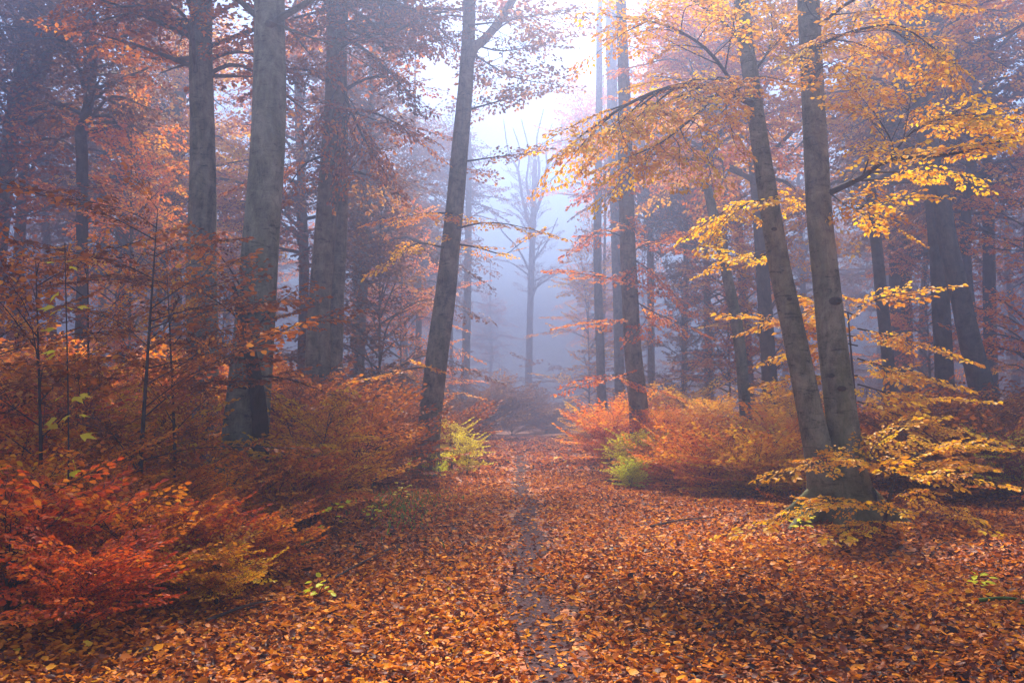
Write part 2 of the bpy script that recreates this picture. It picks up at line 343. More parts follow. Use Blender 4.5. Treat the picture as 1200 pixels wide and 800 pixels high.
# ------------------------------------------------------------------ shared crowns (limbs + leaves), origin at ground level on the trunk axis
def crown_mesh(name, seed, z0, z1, nl, reach, kind='far', sc=1.0, shape='beech', rt=.12, vb=.5, leafm='copper', side=1.6, step=.8, upang=.35):
    F = Foliage(kind, seed); q = F.q; LB = MB()
    for k in range(nl):
        t = (k + q.random()) / nl; z = z0 + (z1 - z0) * t; a = q.uniform(0, 6.283)
        prof = math.sin(math.pi * min(1, .22 + .78 * t) ** .8) if shape == 'beech' else (1 - t) + .12
        l = reach * max(.25, prof) * q.uniform(.6, 1.15); up_ = (upang + .7 * t) * q.uniform(.3, 1.3) if shape == 'beech' else -.25
        d = np.array([math.cos(a), math.sin(a), up_]); d = norm(d)
        p0 = np.array([0, 0, z]); p1 = p0 + d * l * .5; p2 = p0 + d * l; p2[2] -= q.uniform(.02, .45) * l
        p1 = p1 + q.normal(0, .06 * l, 3)
        branch(F, [p0, p1, p2], rt * (.25 + .6 * prof) * (1 - .5 * t), side, step, .22, vb + q.normal(0, .12), .1, .1, 5, 1, sc, W=LB)
    F.emit(LB, 0, 1, LB)
    return LB.mesh(name, [LEAF[leafm], BARKD])
CR = [crown_mesh('crown', 100, 8.5, 19, 46, 4.8, side=2.0, step=.55), crown_mesh('crown', 101, 10, 20, 46, 5.0, side=2.0, step=.55), crown_mesh('crown', 102, 7.5, 18, 40, 4.0, side=1.8, step=.5), crown_mesh('crown', 103, 7.5, 19, 46, 4.4, side=2.0, step=.55)]
CR_UP = [crown_mesh('crown', 110, 12.0, 19.5, 52, 4.8, side=2.0, step=.6), crown_mesh('crown', 111, 12.5, 20, 50, 5, side=2.0, step=.6)]
UND = [crown_mesh('crown', 120 + k, 1.6, 8.5 + k, 40, 3.2, 'mid', 1.15, rt=.05, side=1.3, step=.42, upang=.55) for k in range(3)]
CON = crown_mesh('crown', 130, 6, 20, 90, 2.4, 'far', .8, 'con', .05, .5, 'needle', .9, .7)
BARE = crown_mesh('crown', 131, 10, 24, 26, 6, 'far', .5, rt=.13, side=2.2, step=1.3, upang=1.3)
def add_crown(root, me, col, loc=(0, 0, 0), rz=None, s=1.0, name='crown', vz=1.0):
    o = link(name, me, root, loc); o.rotation_euler = (0, 0, R.uniform(0, 6.28) if rz is None else rz); o.scale = (s, s, s * vz)
    if col:
        o.material_slots[0].link = 'OBJECT'; o.material_slots[0].material = LEAF[col]
    return o

# ------------------------------------------------------------------ trees whose trunks the photo shows
TREES = {}
def trunk_path(pts, Y, wob=.0, top=None):
    """photo pixels of the axis, foot first, -> world points; the foot goes down to the ground"""
    P = [at(px, py, Y) for px, py in pts]; g_ = H(P[0][0], Y)
    P[0][2] = g_ - .12
    if top:                                   # carry the trunk on above the picture
        d = norm(P[-1] - P[-2]); d = norm(d + [0, 0, .6]); P.append(P[-1] + d * (top - P[-1][2]) * .5); P.append(P[-1] + norm([0, 0, 1] + R.normal(0, .05, 3)) * (top - P[-1][2]))
    P = np.array(P); P[1:, 1] += np.cumsum(R.normal(0, wob, len(P) - 1)); return P
def tree(name, label, cat, pts, wpx, Y, top=20, seg=14, mat=None, flare=.35, rough=.022, seed=1, group=None, moss=.0, wob=.06, parts=None, n=None):
    P = trunk_path(pts, Y, wob, top); root_loc = P[0].copy(); root_loc[2] += .12
    root = empty(name, root_loc, label, cat, group)
    w_ = np.interp(np.linspace(0, 1, len(P)), np.linspace(0, 1, len(P)), list(wpx) + [wpx[-1] * .8, wpx[-1] * .25][:len(P) - len(wpx)])
    n = n or max(24, len(P) * 7); C = catmull(P, n); rad = np.interp(np.linspace(0, len(P) - 1, n), np.arange(len(P)), w_) * Y / FPX / 2
    b = MB(); tube(b, C - root_loc, rad, seg, rough=rough, flare=flare, seed=seed, moss=moss)
    t_ = link('trunk', b.mesh('trunk', [mat or BARK]), root); TREES[label] = root
    return root, C - root_loc, rad
def limb(root, path, r0, side, step, col, kind='hi', vb=.5, sc=1.0, t0=.15, droop=.12, seed=1, vs=.12, fname='foliage'):
    F = Foliage(kind, seed); L_ = MB(); base = np.array(root.location)
    branch(F, [np.asarray(p) - base for p in path], r0, side, step, t0, vb, vs, droop, 7, 0, sc); F.emit(L_, 0, 0, F.W)
    lo = link('limb', F.W.mesh('limb', [TWIG]), root)
    return lo, link(fname, L_.mesh(fname, [LEAF[col]]), lo)
def stub(root, path, r0, r1=.01, seg=8, name='limb', mat=None, n=10):
    b = MB(); C = catmull([np.asarray(p) - np.array(root.location) for p in path], n); tube(b, C, np.linspace(r0, r1, n), seg, rough=.03)
    return link(name, b.mesh(name, [mat or BARKD]), root)

# A: the big grey beech of the left foreground
dA = 12.6
A, PA, RA = tree('beech_tree', 'thick grey beech with a dark rough seam, rising behind the orange bushes at left', 'tree',
    [(284, 640), (287, 560), (291, 480), (297, 380), (304, 280), (311, 180), (313, 90), (312, -10)], [62, 55, 51, 46, 43, 41, 39, 37], dA, 22, 28, rough=.012, flare=.8, seed=3, moss=.4, n=90)
b = MB(); sp = [at(x, y, dA - d_) - np.array(A.location) for x, y, d_ in ((272, 330, .26), (286, 380, .31), (297, 430, .34), (304, 490, .36), (302, 540, .36), (288, 600, .40))]
tube(b, catmull(sp, 40), np.interp(np.linspace(0, 1, 40), [0, .15, .5, .8, 1], [.02, .07, .11, .12, .10]), 12, rough=.12, seed=4); link('bark_scar', b.mesh('bark_scar', [SCAR]), A)
stub(A, [at(314, 30, dA), at(345, 12, dA - .3), at(400, -20, dA - .5)], .07, .03); stub(A, [at(310, 28, dA), at(285, 5, dA + .2), at(250, -25, dA + .3)], .06, .03)
stub(A, [at(316, 24, dA - .2), at(358, 42, dA - .4), at(395, 55, dA - .6), at(460, 95, dA - .9)], .022, .006, 6)
for k, (x0, y0, x1, y1, dz) in enumerate([(300, 385, 340, 345, -1.2), (305, 400, 365, 378, -1.0), (290, 350, 250, 290, -1.4), (288, 380, 215, 330, -1.2), (300, 440, 370, 455, -.8), (285, 410, 225, 400, -1.0), (288, 455, 215, 450, -1.1)]):
    limb(A, [at(x0, y0, dA - .35), at((x0 + x1) / 2, (y0 + y1) / 2 - 4, dA + dz * .6), at(x1, y1, dA + dz)], .018, .75, .2, 'rust', 'hi', .55, .85, seed=30 + k)
add_crown(A, CR_UP[0], 'rust', (PA[-1][0] * .6 - .5, 1.5, 1), s=.7, vz=1.15)

# twin-stemmed beech of the right foreground
dH = 11.9
P1 = trunk_path([(975, 622), (966, 560), (952, 490), (934, 400), (916, 310), (903, 230), (893, 160), (882, 80), (871, -10)], dH, .03, 19)
P2 = trunk_path([(1000, 622), (994, 560), (984, 480), (974, 400), (968, 330), (960, 250), (953, 160), (948, 80), (944, -10)], dH + .1, .03, 21)
loc = np.array([at(988, 620, dH)[0], dH, H(at(988, 620, dH)[0], dH)])
Ht = empty('beech_tree', loc, 'twin stemmed grey beech with mossy dark foot beside the golden bush at right', 'tree')
for P_, ws, sd_ in ((P1, [42, 35, 30, 27, 25, 23, 21, 19, 18, 14, 5], 11), (P2, [50, 42, 35, 33, 31, 29, 28, 27, 26, 21, 6], 12)):
    C = catmull(P_, 100); rad = np.interp(np.linspace(0, len(P_) - 1, 100), np.arange(len(P_)), ws) * dH / FPX / 2
    b = MB(); tube(b, C - loc, rad, 28, rough=.014, flare=.7, seed=sd_, moss=.7); link('trunk', b.mesh('trunk', [BARK]), Ht)
for k, (x0, y0, x1, y1, dy) in enumerate([(960, 590, 925, 632, -.4), (1010, 590, 1045, 622, -.35), (990, 595, 985, 640, -.9), (1015, 585, 1075, 600, .3), (965, 580, 905, 600, .2)]):
    p0, p1 = at(x0, y0, dH - .05), at(x1, y1, dH + dy); p1[2] = H(p1[0], p1[1]) - .02; mid = (p0 + p1) / 2 - [0, 0, .04]
    b = MB(); tube(b, catmull([p0 - loc, mid - loc, p1 - loc], 14), np.linspace(.20, .04, 14), 12, rough=.05, seed=60 + k, v=.5); link('root', b.mesh('root', [BARK]), Ht)
for k, (x, y, s_) in enumerate([(981, 352, 1.3), (975, 440, .7), (988, 455, .9), (908, 268, .6), (926, 350, .55), (990, 540, .9)]):
    P_ = P1 if x < (958 if y > 300 else 930) else P2; yd = dH - .14 - .05 * s_; p = at(x, y, yd) - loc     # knots on the bark
    th = np.linspace(0, 2 * math.pi, 12, endpoint=False); b = MB(); V = []
    for rr, dd in ((.065, .05), (.05, .0), (.03, -.015), (.012, .01)): V += [p + s_ * np.array([rr * math.cos(a) * 1.1, dd, rr * math.sin(a) * .7]) for a in th]
    F_ = [[r_ * 12 + j, r_ * 12 + (j + 1) % 12, r_ * 12 + 12 + (j + 1) % 12, r_ * 12 + 12 + j] for r_ in range(3) for j in range(12)]
    b.add(V, F_, .1); b.add([V[36 + j] for j in range(12)] + [p], [[j, (j + 1) % 12, 12] for j in range(12)], .1); link('knot', b.mesh('knot', [SCAR]), Ht)
HL = [  # path, r0, side, step, colour, v
 ([(881, 122, 0), (850, 108, -.6), (800, 100, -1.2), (740, 120, -1.8), (680, 160, -2.2)], .05, 1.5, .20, 'gold', .48),
 ([(868, 112, -.3), (830, 60, -.9), (780, 30, -1.4), (720, 20, -1.8)], .03, 1.3, .2, 'gold', .38),
 ([(845, 106, -.6), (810, 140, -1.2), (770, 170, -1.7), (720, 190, -2.0)], .022, 1.0, .17, 'gold', .58),
 ([(878, 60, .2), (840, 20, .6), (770, -20, .9), (700, -25, 1.0)], .03, 1.4, .22, 'gold', .32),
 ([(880, 90, .3), (900, 60, .9), (905, 30, 1.6), (900, -20, 2.0)], .025, 1.0, .2, 'gold', .35),
 ([(972, 226, 0), (1010, 208, -.5), (1042, 188, -.9), (1120, 180, -1.3), (1215, 152, -1.7)], .045, .95, .17, 'gold', .62),
 ([(1042, 186, -.9), (1046, 170, -1.0), (1030, 140, -1.2), (1010, 115, -1.4)], .014, .8, .15, 'gold', .6),
 ([(1042, 186, -.9), (1075, 150, -1.2), (1130, 135, -1.5), (1190, 140, -1.8)], .016, .9, .16, 'gold', .62),
 ([(975, 228, .1), (1000, 245, -.3), (1030, 235, -.6), (1060, 232, -.9)], .014, .7, .17, 'gold', .6),
 ([(950, 60, .1), (990, 40, -.7), (1050, 30, -1.2), (1100, 60, -1.6)], .03, 1.0, .2, 'gold', .58),
 ([(948, 40, .1), (1000, 0, -.7), (1060, -20, -1.2), (1140, -20, -1.5)], .03, 1.0, .22, 'gold', .52),
 ([(948, 100, -.1), (965, 75, -.7), (985, 80, -1.1), (1010, 95, -1.3)], .012, .7, .17, 'gold', .5),
 ([(948, 90, .2), (930, 60, .9), (920, 30, 1.4), (915, -10, 1.8)], .014, .8, .17, 'gold', .5),
 ([(905, 240, -.1), (885, 235, -.4), (860, 250, -.7), (835, 275, -1.0)], .014, .65, .16, 'gold', .62),
 ([(912, 290, .1), (890, 300, .4), (860, 300, .8)], .012, .7, .17, 'gold', .68),
 ([(965, 250, .2), (945, 235, .5), (925, 245, .8)], .012, .6, .17, 'gold', .45),
]
for k, (pp, r0, sd_, st, col, vb) in enumerate(HL):
    limb(Ht, [at(x, y, dH + d_) for x, y, d_ in pp], r0, sd_, st * .72, col, 'hi', vb + .12, .78, .12, .14, seed=200 + k)
add_crown(Ht, CR_UP[1], 'gold', (.6, 1.2, 1), s=.7, vz=1.15)
TREES['twin'] = Ht

# the others: name, label, pixel axis, widths, depth, crown, colour
def forked(root, P, pts, wpx, Y, seg=10, mat=None):
    C = catmull([at(x, y, Y) - np.array(root.location) for x, y in pts], 24); b = MB()
    tube(b, C, np.linspace(wpx[0], wpx[1], 24) * Y / FPX / 2, seg, rough=.02); return link('limb', b.mesh('limb', [mat or BARK]), root)
D_, PD, RD = tree('beech_tree', 'slender beech leaning right at the left edge of the leafy path, forked at the top', 'tree',
    [(498, 560), (503, 500), (512, 420), (522, 340), (532, 250), (540, 160), (546, 90), (549, 30), (550, -10)], [31, 28, 26, 24, 22, 19.5, 18, 16, 15], 20.6, 21, 20, flare=.55, seed=5, moss=.5, n=80)
forked(D_, PD, [(549, 75), (556, 56), (568, 46), (585, 25), (606, -8)], (13, 9), 20.6)
for k, (pp, col, vb, sd_) in enumerate([([(528, 270, 0), (560, 262, -.6), (590, 262, -1), (620, 268, -1.3)], 'gold', .6, .9), ([(528, 285, 0), (560, 290, .5), (590, 298, .9), (606, 288, 1.2)], 'gold', .5, .8),
        ([(520, 290, -.2), (490, 285, -.6), (465, 300, -1.)], 'gold', .6, 1.0), ([(512, 428, 0), (480, 432, -.4), (450, 438, -.8)], 'gold', .3, .9), ([(530, 250, -.2), (500, 250, -.7), (470, 255, -1.1)], 'orange', .6, .9),
        ([(545, 130, .2), (580, 120, .8), (620, 110, 1.4)], 'copper', .6, 1.5), ([(540, 190, .2), (575, 185, .7), (610, 180, 1.2)], 'copper', .7, 1.3), ([(548, 50, .2), (590, 60, .9), (640, 50, 1.6)], 'copper', .6, 1.5), ([(549, 30, -.2), (590, 25, -1.2), (650, 15, -2)], 'copper', .6, 1.7), ([(570, 45, .2), (610, 20, 1), (670, 30, 2)], 'copper', .65, 1.7), ([(549, 60, .2), (600, 90, 1.6), (655, 100, 2.8)], 'copper', .7, 1.6), ([(548, 20, .3), (515, 20, 1), (480, 40, 2)], 'copper', .6, 1.6)]):
    limb(D_, [at(x, y, 20.6 + d_) for x, y, d_ in pp], .03, sd_, .26, col, 'mid', vb, 1.0, .15, .1, seed=240 + k)
add_crown(D_, CR_UP[0], 'copper', (PD[-1][0] * .8 - 2.2, 0, 2.5), s=.6, vz=1.1)
b = MB(); F = Foliage('mid', 4)
for k in range(26):
    a = R.uniform(0, 6.28); p = np.array([.34 * math.cos(a) + .1, -.34 * abs(math.sin(a)) - .05, R.uniform(0, .45)]); F.spray(p, [math.cos(a), -abs(math.sin(a)), .9], [0, -1, .5], .22, .4)
F.emit(b, 0, 1, b); iv = link('ivy', b.mesh('ivy', [LEAF['lime'], TWIG]), D_)

TL = [
 ('beech_tree', 'broad pale beech trunk with mottled edges, left of the thick seamed beech', [(238, 540), (237, 420), (237, 300), (237, 180), (236, 80), (235, -10)], [40, 36, 33, 30, 28, 26], 17.5, 'up', 'rust', BARK),
 ('beech_tree', 'rust-sprayed stem right of the path with a lime sapling at its foot', [(754, 545), (748, 480), (741, 400), (736, 310), (733, 220), (732, 140), (729, 60), (727, -10)], [29, 23, 20, 19, 18, 16, 13, 12], 24.5, 'up', 'orange', BARK),
 ('beech_tree', 'faded straight trunk just behind the rust-sprayed stem, crossing it near the top', [(727, 500), (725, 400), (722, 280), (718, 150), (716, 60), (716, -10)], [13, 12, 12, 13, 13, 12], 45, 'a', 'orange', BARK),
 ('beech_tree', 'slim faded trunk immediately left of the rust-sprayed stem', [(707, 500), (703, 400), (700, 300), (701, 200), (702, 100)], [12, 10, 9.5, 9, 8], 43, 'c', 'copper', BARK),
 ('beech_tree', 'dark straight trunk between the broken snag and the twin stemmed beech', [(908, 525), (902, 440), (897, 350), (891, 260), (884, 170), (880, 90), (876, -10)], [22, 18, 17, 15, 14, 13, 12], 28, 'a', 'gold', BARKD),
 ('beech_tree', 'pale thin trunk behind the broken snag', [(880, 500), (876, 400), (868, 300), (862, 200), (855, 120)], [12, 11, 10, 9, 8], 40, 'b', 'orange', BARK),
 ('beech_tree', 'upright blue-grey trunk just left of the bent trunk at the right', [(1109, 525), (1107, 440), (1103, 350), (1096, 270), (1090, 200), (1086, 120), (1084, -10)], [26, 21, 20, 20, 19, 18, 16], 24.5, 'up', 'copper', BARKD),
 ('beech_tree', 'bent blue-grey trunk curving up leftwards near the right edge', [(1170, 528), (1157, 470), (1140, 400), (1126, 340), (1112, 280), (1100, 220), (1088, 160), (1079, 80), (1078, -10)], [33, 28, 25, 22, 21, 21, 22, 22, 21], 21.5, 'up', 'gold', BARKD),
 ('beech_tree', 'slim trunk forking high up, right of the twin stemmed beech', [(1046, 510), (1040, 430), (1032, 350), (1027, 280), (1021, 210), (1017, 130), (1014, 95), (1017, 40), (1020, -10)], [16, 14, 14, 13, 12, 12, 12, 7, 6], 30, 'a', 'copper', BARKD),
 ('beech_tree', 'left of two faint trunks in the mist right of the high forking tree', [(1052, 500), (1050, 400), (1047, 300), (1040, 200), (1040, 100)], [12, 12, 12, 11, 10], 42, 'b', 'copper', BARKD),
 ('beech_tree', 'right of two faint trunks in the mist right of the high forking tree', [(1064, 500), (1062, 400), (1060, 300), (1066, 200), (1064, 100)], [14, 13, 13, 12, 10], 40, 'c', 'copper', BARKD),
 ('beech_tree', 'wavy trunk with spreading limbs behind the bent trunk near the right edge', [(1150, 520), (1145, 420), (1135, 330), (1134, 260), (1141, 190), (1143, 110), (1137, 50), (1132, -10)], [14, 13, 12, 12, 12, 11, 8, 6], 32, 'a', 'copper', BARKD),
 ('beech_tree', 'straight dim trunk rightmost in the mist, right of the bent trunk', [(1163, 500), (1162, 420), (1160, 330), (1159, 250), (1157, 150), (1160, 60)], [15, 14, 14, 12, 11, 10], 34, 'd', 'gold', BARKD),
 ('beech_tree', 'dark thin trunk with a kink, left of the broad pale trunk', [(92, 560), (93, 460), (96, 360), (99, 270), (98, 180), (95, 153), (103, 120), (105, 60), (97, -10)], [17, 15, 13.5, 13, 13, 13, 12, 12, 12], 23, 'up', 'copper', BARKD),
 ('beech_tree', 'misty trunk with a forking right arm at the far left edge', [(-14, 540), (-10, 430), (-6, 330), (2, 240), (12, 160), (22, 90), (29, 30), (32, -10)], [26, 23, 21, 20, 19, 16, 14, 14], 24, 'up', 'copper', BARK),
 ('beech_tree', 'faded leaning trunk between the far left forking tree and the kinked one', [(10, 520), (14, 430), (22, 340), (27, 260), (33, 180), (38, 100)], [15, 14, 13, 12, 11, 9], 31, 'c', 'copper', BARK),
 ('beech_tree', 'ghostly slanted trunk left of the kinked trunk', [(66, 500), (62, 400), (58, 300), (52, 210), (46, 130)], [10, 10, 9, 8, 7], 46, 'b', 'copper', BARK),
 ('beech_tree', 'faint thin trunk touching the left side of the broad pale trunk', [(203, 520), (203, 420), (206, 300), (207, 190), (208, 90), (207, -10)], [15, 14, 12, 11, 10, 10], 34, 'd', 'gold', BARK),
 ('beech_tree', 'short slanting trunk low between the kinked trunk and the broad pale trunk', [(160, 520), (168, 470), (178, 400), (190, 330), (196, 270)], [12, 10, 9, 8, 7], 38, 'c', 'orange', BARK),
 ('beech_tree', 'misty trunk with a small swelling between the paired trunks and the leaning beech', [(418, 500), (421, 420), (425, 340), (428, 260), (432, 190), (434, 110)], [14, 12, 11, 12, 10, 8], 33, 'c', 'copper', BARK),
 ('beech_tree', 'faded trunk seen between the thick seamed beech and the paired trunks', [(352, 500), (355, 400), (356, 300), (352, 200), (348, 90)], [13, 12, 12, 10, 9], 36, 'd', 'rust', BARK),
 ('beech_tree', 'very faint trunk in the mist just right of the leaning beech', [(545, 505), (546, 420), (548, 330), (549, 240)], [11, 10, 9, 7], 62, 'b', 'copper', BARK),
 ('beech_tree', 'faded trunk between the dim centre and the slanted snag, right of the rust sprays', [(764, 500), (763, 400), (762, 300), (762, 200), (761, 110)], [9, 8, 8, 7, 6], 46, 'd', 'copper', BARK),
 ('beech_tree', 'thin wavy trunk forking in a narrow V left of the broken snag', [(801, 500), (802, 400), (804, 320), (803, 260), (812, 200), (816, 140)], [7, 6.5, 6, 5.5, 5, 4], 44, 'b', 'copper', BARK),
 ('beech_tree', 'thin hazy trunk low behind the left end of the leaning beech', [(492, 505), (490, 430), (491, 340), (488, 260)], [8, 7, 7, 5], 52, 'a', 'copper', BARK),
]
CRK = {'a': 0, 'b': 1, 'c': 2, 'd': 3}; roots = {}
for k, (nm, lab, pts, ws, Y, ck, col, mt) in enumerate(TL):
    r_, P_, _ = tree(nm, lab, 'tree', pts, ws, Y, 21 if ck == 'up' and Y < 26 else min(26, .52 * Y + 4), 16 if Y < 26 else 10, mt, .3, .02, seed=300 + k, moss=.2 if Y < 26 else 0, n=60 if Y < 26 else 30)
    roots[lab] = r_
    dx = float(np.interp(11, P_[:, 2], P_[:, 0]))
    near_gap = 500 < pts[0][0] < 780
    add_crown(r_, CR_UP[k % 2] if ck == 'up' or near_gap else CR[CRK[ck]], col, (dx + ((2.4 if pts[0][0] > 620 else -2.2) if near_gap else 0), 0, 0), s=.6 if near_gap else (.62 if ck == 'up' else 1), vz=(1.3 if Y > 33 else 1.15) if near_gap else (1.1 if ck == 'up' else 1))
rE = roots[TL[1][1]]
for k, (pp, vb) in enumerate([([(738, 330, 0), (710, 325, -.6), (675, 320, -1.2)], .6), ([(738, 300, 0), (765, 320, -.6), (790, 345, -1.1)], .55), ([(740, 380, 0), (715, 375, -.6), (685, 378, -1.)], .6), ([(736, 280, 0), (705, 270, -.5), (680, 285, -.9)], .55),
     ([(740, 350, 0), (765, 365, -.5), (800, 380, -.9)], .65), ([(745, 440, 0), (720, 438, -.6), (765, 455, -1.)], .6), ([(734, 240, 0), (715, 215, -.5), (695, 225, -.9)], .5), ([(735, 300, 0), (760, 285, .4), (790, 290, .9)], .5)]):
    limb(rE, [at(x, y, 24.5 + d_) for x, y, d_ in pp], .025, 1.15, .26, 'orange', 'mid', vb - .18, 1.0, .1, .1, seed=400 + k)
rP = roots[TL[14][1]]; forked(rP, None, [(6, 190), (22, 140), (45, 95), (62, 45), (75, -10)], (15, 9), 24)
forked(rP, None, [(2, 200), (-8, 150), (-25, 100)], (10, 8), 24)
rN = roots[TL[8][1]]; forked(rN, None, [(1014, 105), (1006, 85), (1000, 50), (993, -5)], (9, 6), 30, mat=BARKD)
rM = roots[TL[11][1]]
for pts, w_ in (([(1134, 135), (1120, 110), (1108, 80), (1102, 40), (1112, 0)], (9, 5)), ([(1142, 90), (1160, 70), (1185, 40), (1200, 20)], (6, 3)), ([(1142, 60), (1128, 35), (1120, 0)], (6, 3)), ([(1140, 120), (1165, 95), (1200, 90)], (5, 3))): forked(rM, None, pts, w_, 32, 8, BARKD)
rL = roots[TL[7][1]]
stub(rL, [at(1092, 66, 21.3), at(1130, 58, 21), at(1175, 42, 20.6), at(1210, 22, 20.4)], .06, .03); stub(rL, [at(1092, 71, 21.4), at(1130, 80, 21.6), at(1170, 82, 22)], .035, .01)

# paired trunks
dC = 21; P1 = trunk_path([(376, 540), (373, 440), (375, 350), (383, 250), (391, 150), (393, 70), (392, -10)], dC, .03, 20); P2 = trunk_path([(386, 540), (389, 440), (394, 350), (398, 260), (400, 170), (399, 80), (402, -10)], dC + .35, .03, 20)
lc = np.array([P1[0][0] + .1, dC, H(P1[0][0], dC)]); Ct = empty('beech_tree', lc, 'pair of grey stems grown together, right of the thick seamed beech', 'tree')
for P_, ws, sd_ in ((P1, [36, 31, 27, 25, 23, 21, 20, 16, 5], 21), (P2, [28, 24, 21, 19, 18, 16, 15, 12, 5], 22)):
    C = catmull(P_, 70); b = MB(); tube(b, C - lc, np.interp(np.linspace(0, len(P_) - 1, 70), np.arange(len(P_)), ws) * dC / FPX / 2, 18, rough=.02, flare=.3, seed=sd_, moss=.2); link('trunk', b.mesh('trunk', [BARK]), Ct)
for k, (pp, col, vb) in enumerate([([(392, 60, 0), (430, 40, -1), (470, 45, -2)], 'rust', .5), ([(392, 100, 0), (350, 80, -1), (320, 95, -1.8)], 'rust', .5), ([(395, 140, 0), (430, 130, -1), (475, 150, -2)], 'rust', .55), ([(392, 20, 0), (430, 0, -1), (480, 10, -2)], 'rust', .45),
     ([(395, 110, 0), (440, 90, .8), (490, 100, 1.6)], 'rust', .5), ([(392, 180, 0), (360, 190, -1), (340, 215, -1.6)], 'rust', .6), ([(392, 40, 0), (430, 60, -1.5), (480, 110, -2.6)], 'rust', .4), ([(392, 80, 0), (420, 150, -1), (450, 200, -1.6)], 'rust', .5), ([(392, 10, 0), (350, 20, -1.2), (325, 30, -2)], 'rust', .4), ([(395, 30, 0), (450, 20, .5), (510, 40, 1)], 'rust', .45), ([(396, 200, 0), (430, 205, 0), (470, 230, .4)], 'copper', .7)]):
    limb(Ct, [at(x, y, dC + d_) for x, y, d_ in pp], .05, 1.6, .28, col, 'mid', vb, 1.05, .15, .12, seed=420 + k)
add_crown(Ct, CR_UP[1], 'rust', (.2, 0, 0))

# broken snag, dark spruce, bare ghost tree
Sn, _, _ = tree('dead_tree', 'broken slanting snag without branches, its jagged top among golden leaves', 'dead tree', [(879, 528), (872, 470), (864, 400), (852, 330), (839, 270), (827, 222)], [16, 14, 13, 13, 12, 10], 21, None, 12, BARK, .3, .05, 9, n=50)
b = MB()
for k in range(5):
    a = k * 1.3; p = at(827, 224, 21) - np.array(Sn.location) + [.07 * math.cos(a), .07 * math.sin(a), 0]; tube(b, [p, p + [-.02, 0, R.uniform(.1, .3)]], [.045, .008], 5)
link('splinter', b.mesh('splinter', [BARK]), Sn)
Sp, _, _ = tree('spruce_tree', 'dark blue-green conifer crown in the mist between the kinked trunk and the broad trunk', 'tree', [(138, 520), (140, 400), (142, 300), (148, 200), (154, 120), (160, 40)], [15, 13, 13, 12, 11, 9], 36, 20, 10, BARKD, .2, seed=8)
add_crown(Sp, CON, None, (.7, 0, 1.5))
Bt, PB, _ = tree('beech_tree', 'ghostly tree with fanned bare limbs in the bright mist at the end of the path', 'tree', [(619, 500), (620, 420), (622, 340), (625, 250), (627, 190)], [9, 8, 7.5, 7, 5], 86, 26, 10, BARK, .2, seed=10)
add_crown(Bt, BARE, 'copper', (.3, 0, 1), 1.0, 1.1)
for pts, w_ in (([(624, 275), (613, 236), (607, 200), (596, 178), (590, 140)], (5, 1)), ([(607, 200), (609, 175), (601, 150)], (2.5, 1)), ([(624, 258), (636, 225), (641, 196), (656, 172), (659, 138)], (5, 1)), ([(641, 196), (640, 170), (647, 145)], (2.5, 1)), ([(625, 238), (632, 200), (629, 165), (637, 128)], (4, 1)), ([(625, 245), (617, 214), (620, 180), (611, 140)], (4, 1)), ([(622, 320), (606, 290), (588, 270), (575, 240)], (3, 1)), ([(622, 310), (640, 285), (654, 255)], (3, 1))): forked(Bt, None, pts, w_, 86, 6)

# ------------------------------------------------------------------ faint far trees
LM = [(-200, 'the far left forking tree'), (95, 'the kinked trunk'), (237, 'the broad pale trunk'), (300, 'the thick seamed beech'), (385, 'the paired stems'), (520, 'the leaning beech'), (622, 'the ghostly bare tree'),
      (740, 'the rust-sprayed stem'), (860, 'the broken snag'), (970, 'the twin stemmed beech'), (1105, 'the bent trunk')]
q = np.random.default_rng(91); spots = []
for k in range(900):
    y = q.uniform(38, 105); x = q.uniform(-.72, .72) * y; px = 600 + x / y * 1000
    if 560 < px < 690 and y < 85: continue
    if abs(px - 625) < 70 + 4700 / y: continue
    if any((x - a) ** 2 + (y - c) ** 2 < 7.2 ** 2 for a, c in spots): continue
    spots.append((x, y))
    if len(spots) >= 34: break
for a_ in ((-8, 92), (9.5, 94), (12, 114), (-12, 104), (16, 100), (-3, 118)): spots.append(a_)
spots.sort(key=lambda s: s[0] / s[1]); cnt = {}
straight = []
for k in range(4):
    b = MB(); P_ = np.array([[0, 0, -.3], [.1, 0, 5], [.25 * (k - 1.5), .1, 10], [.4 * (k - 1.5), 0, 16], [.3 * (k - 1.5), 0, 22]]); tube(b, catmull(P_, 24), np.linspace(.32, .05, 24), 10, rough=.03, flare=.3, seed=k); straight.append(b.mesh('trunk', [BARK]))
ORD = ['first', 'second', 'third', 'fourth', 'fifth', 'sixth', 'seventh', 'eighth', 'ninth', 'tenth', 'eleventh', 'twelfth']
for (x, y) in spots:
    px = 600 + x / y * 1000; lm = [n for a, n in LM if a <= px][-1]; c = cnt.get(lm, 0); cnt[lm] = c + 1
    col = ['copper', 'copper', 'copper', 'rust', 'orange'][q.integers(0, 5)]
    wd = {'copper': 'copper', 'orange': 'pale orange', 'rust': 'rusty', 'gold': 'pale gold'}[col]
    r_ = empty('beech_tree', (x, y, H(x, y)), f'faint {wd} tree in the mist, {ORD[c % 12]} right of {lm}', 'tree', 'faint trees far back in the mist', q.uniform(0, 6.28))
    t_ = link('trunk', straight[q.integers(0, 4)], r_); s_ = q.uniform(.85, 1.15); t_.scale = (s_, s_, 1)
    add_crown(r_, CR[q.integers(0, 4)], col, s=q.uniform(.85, 1.1))

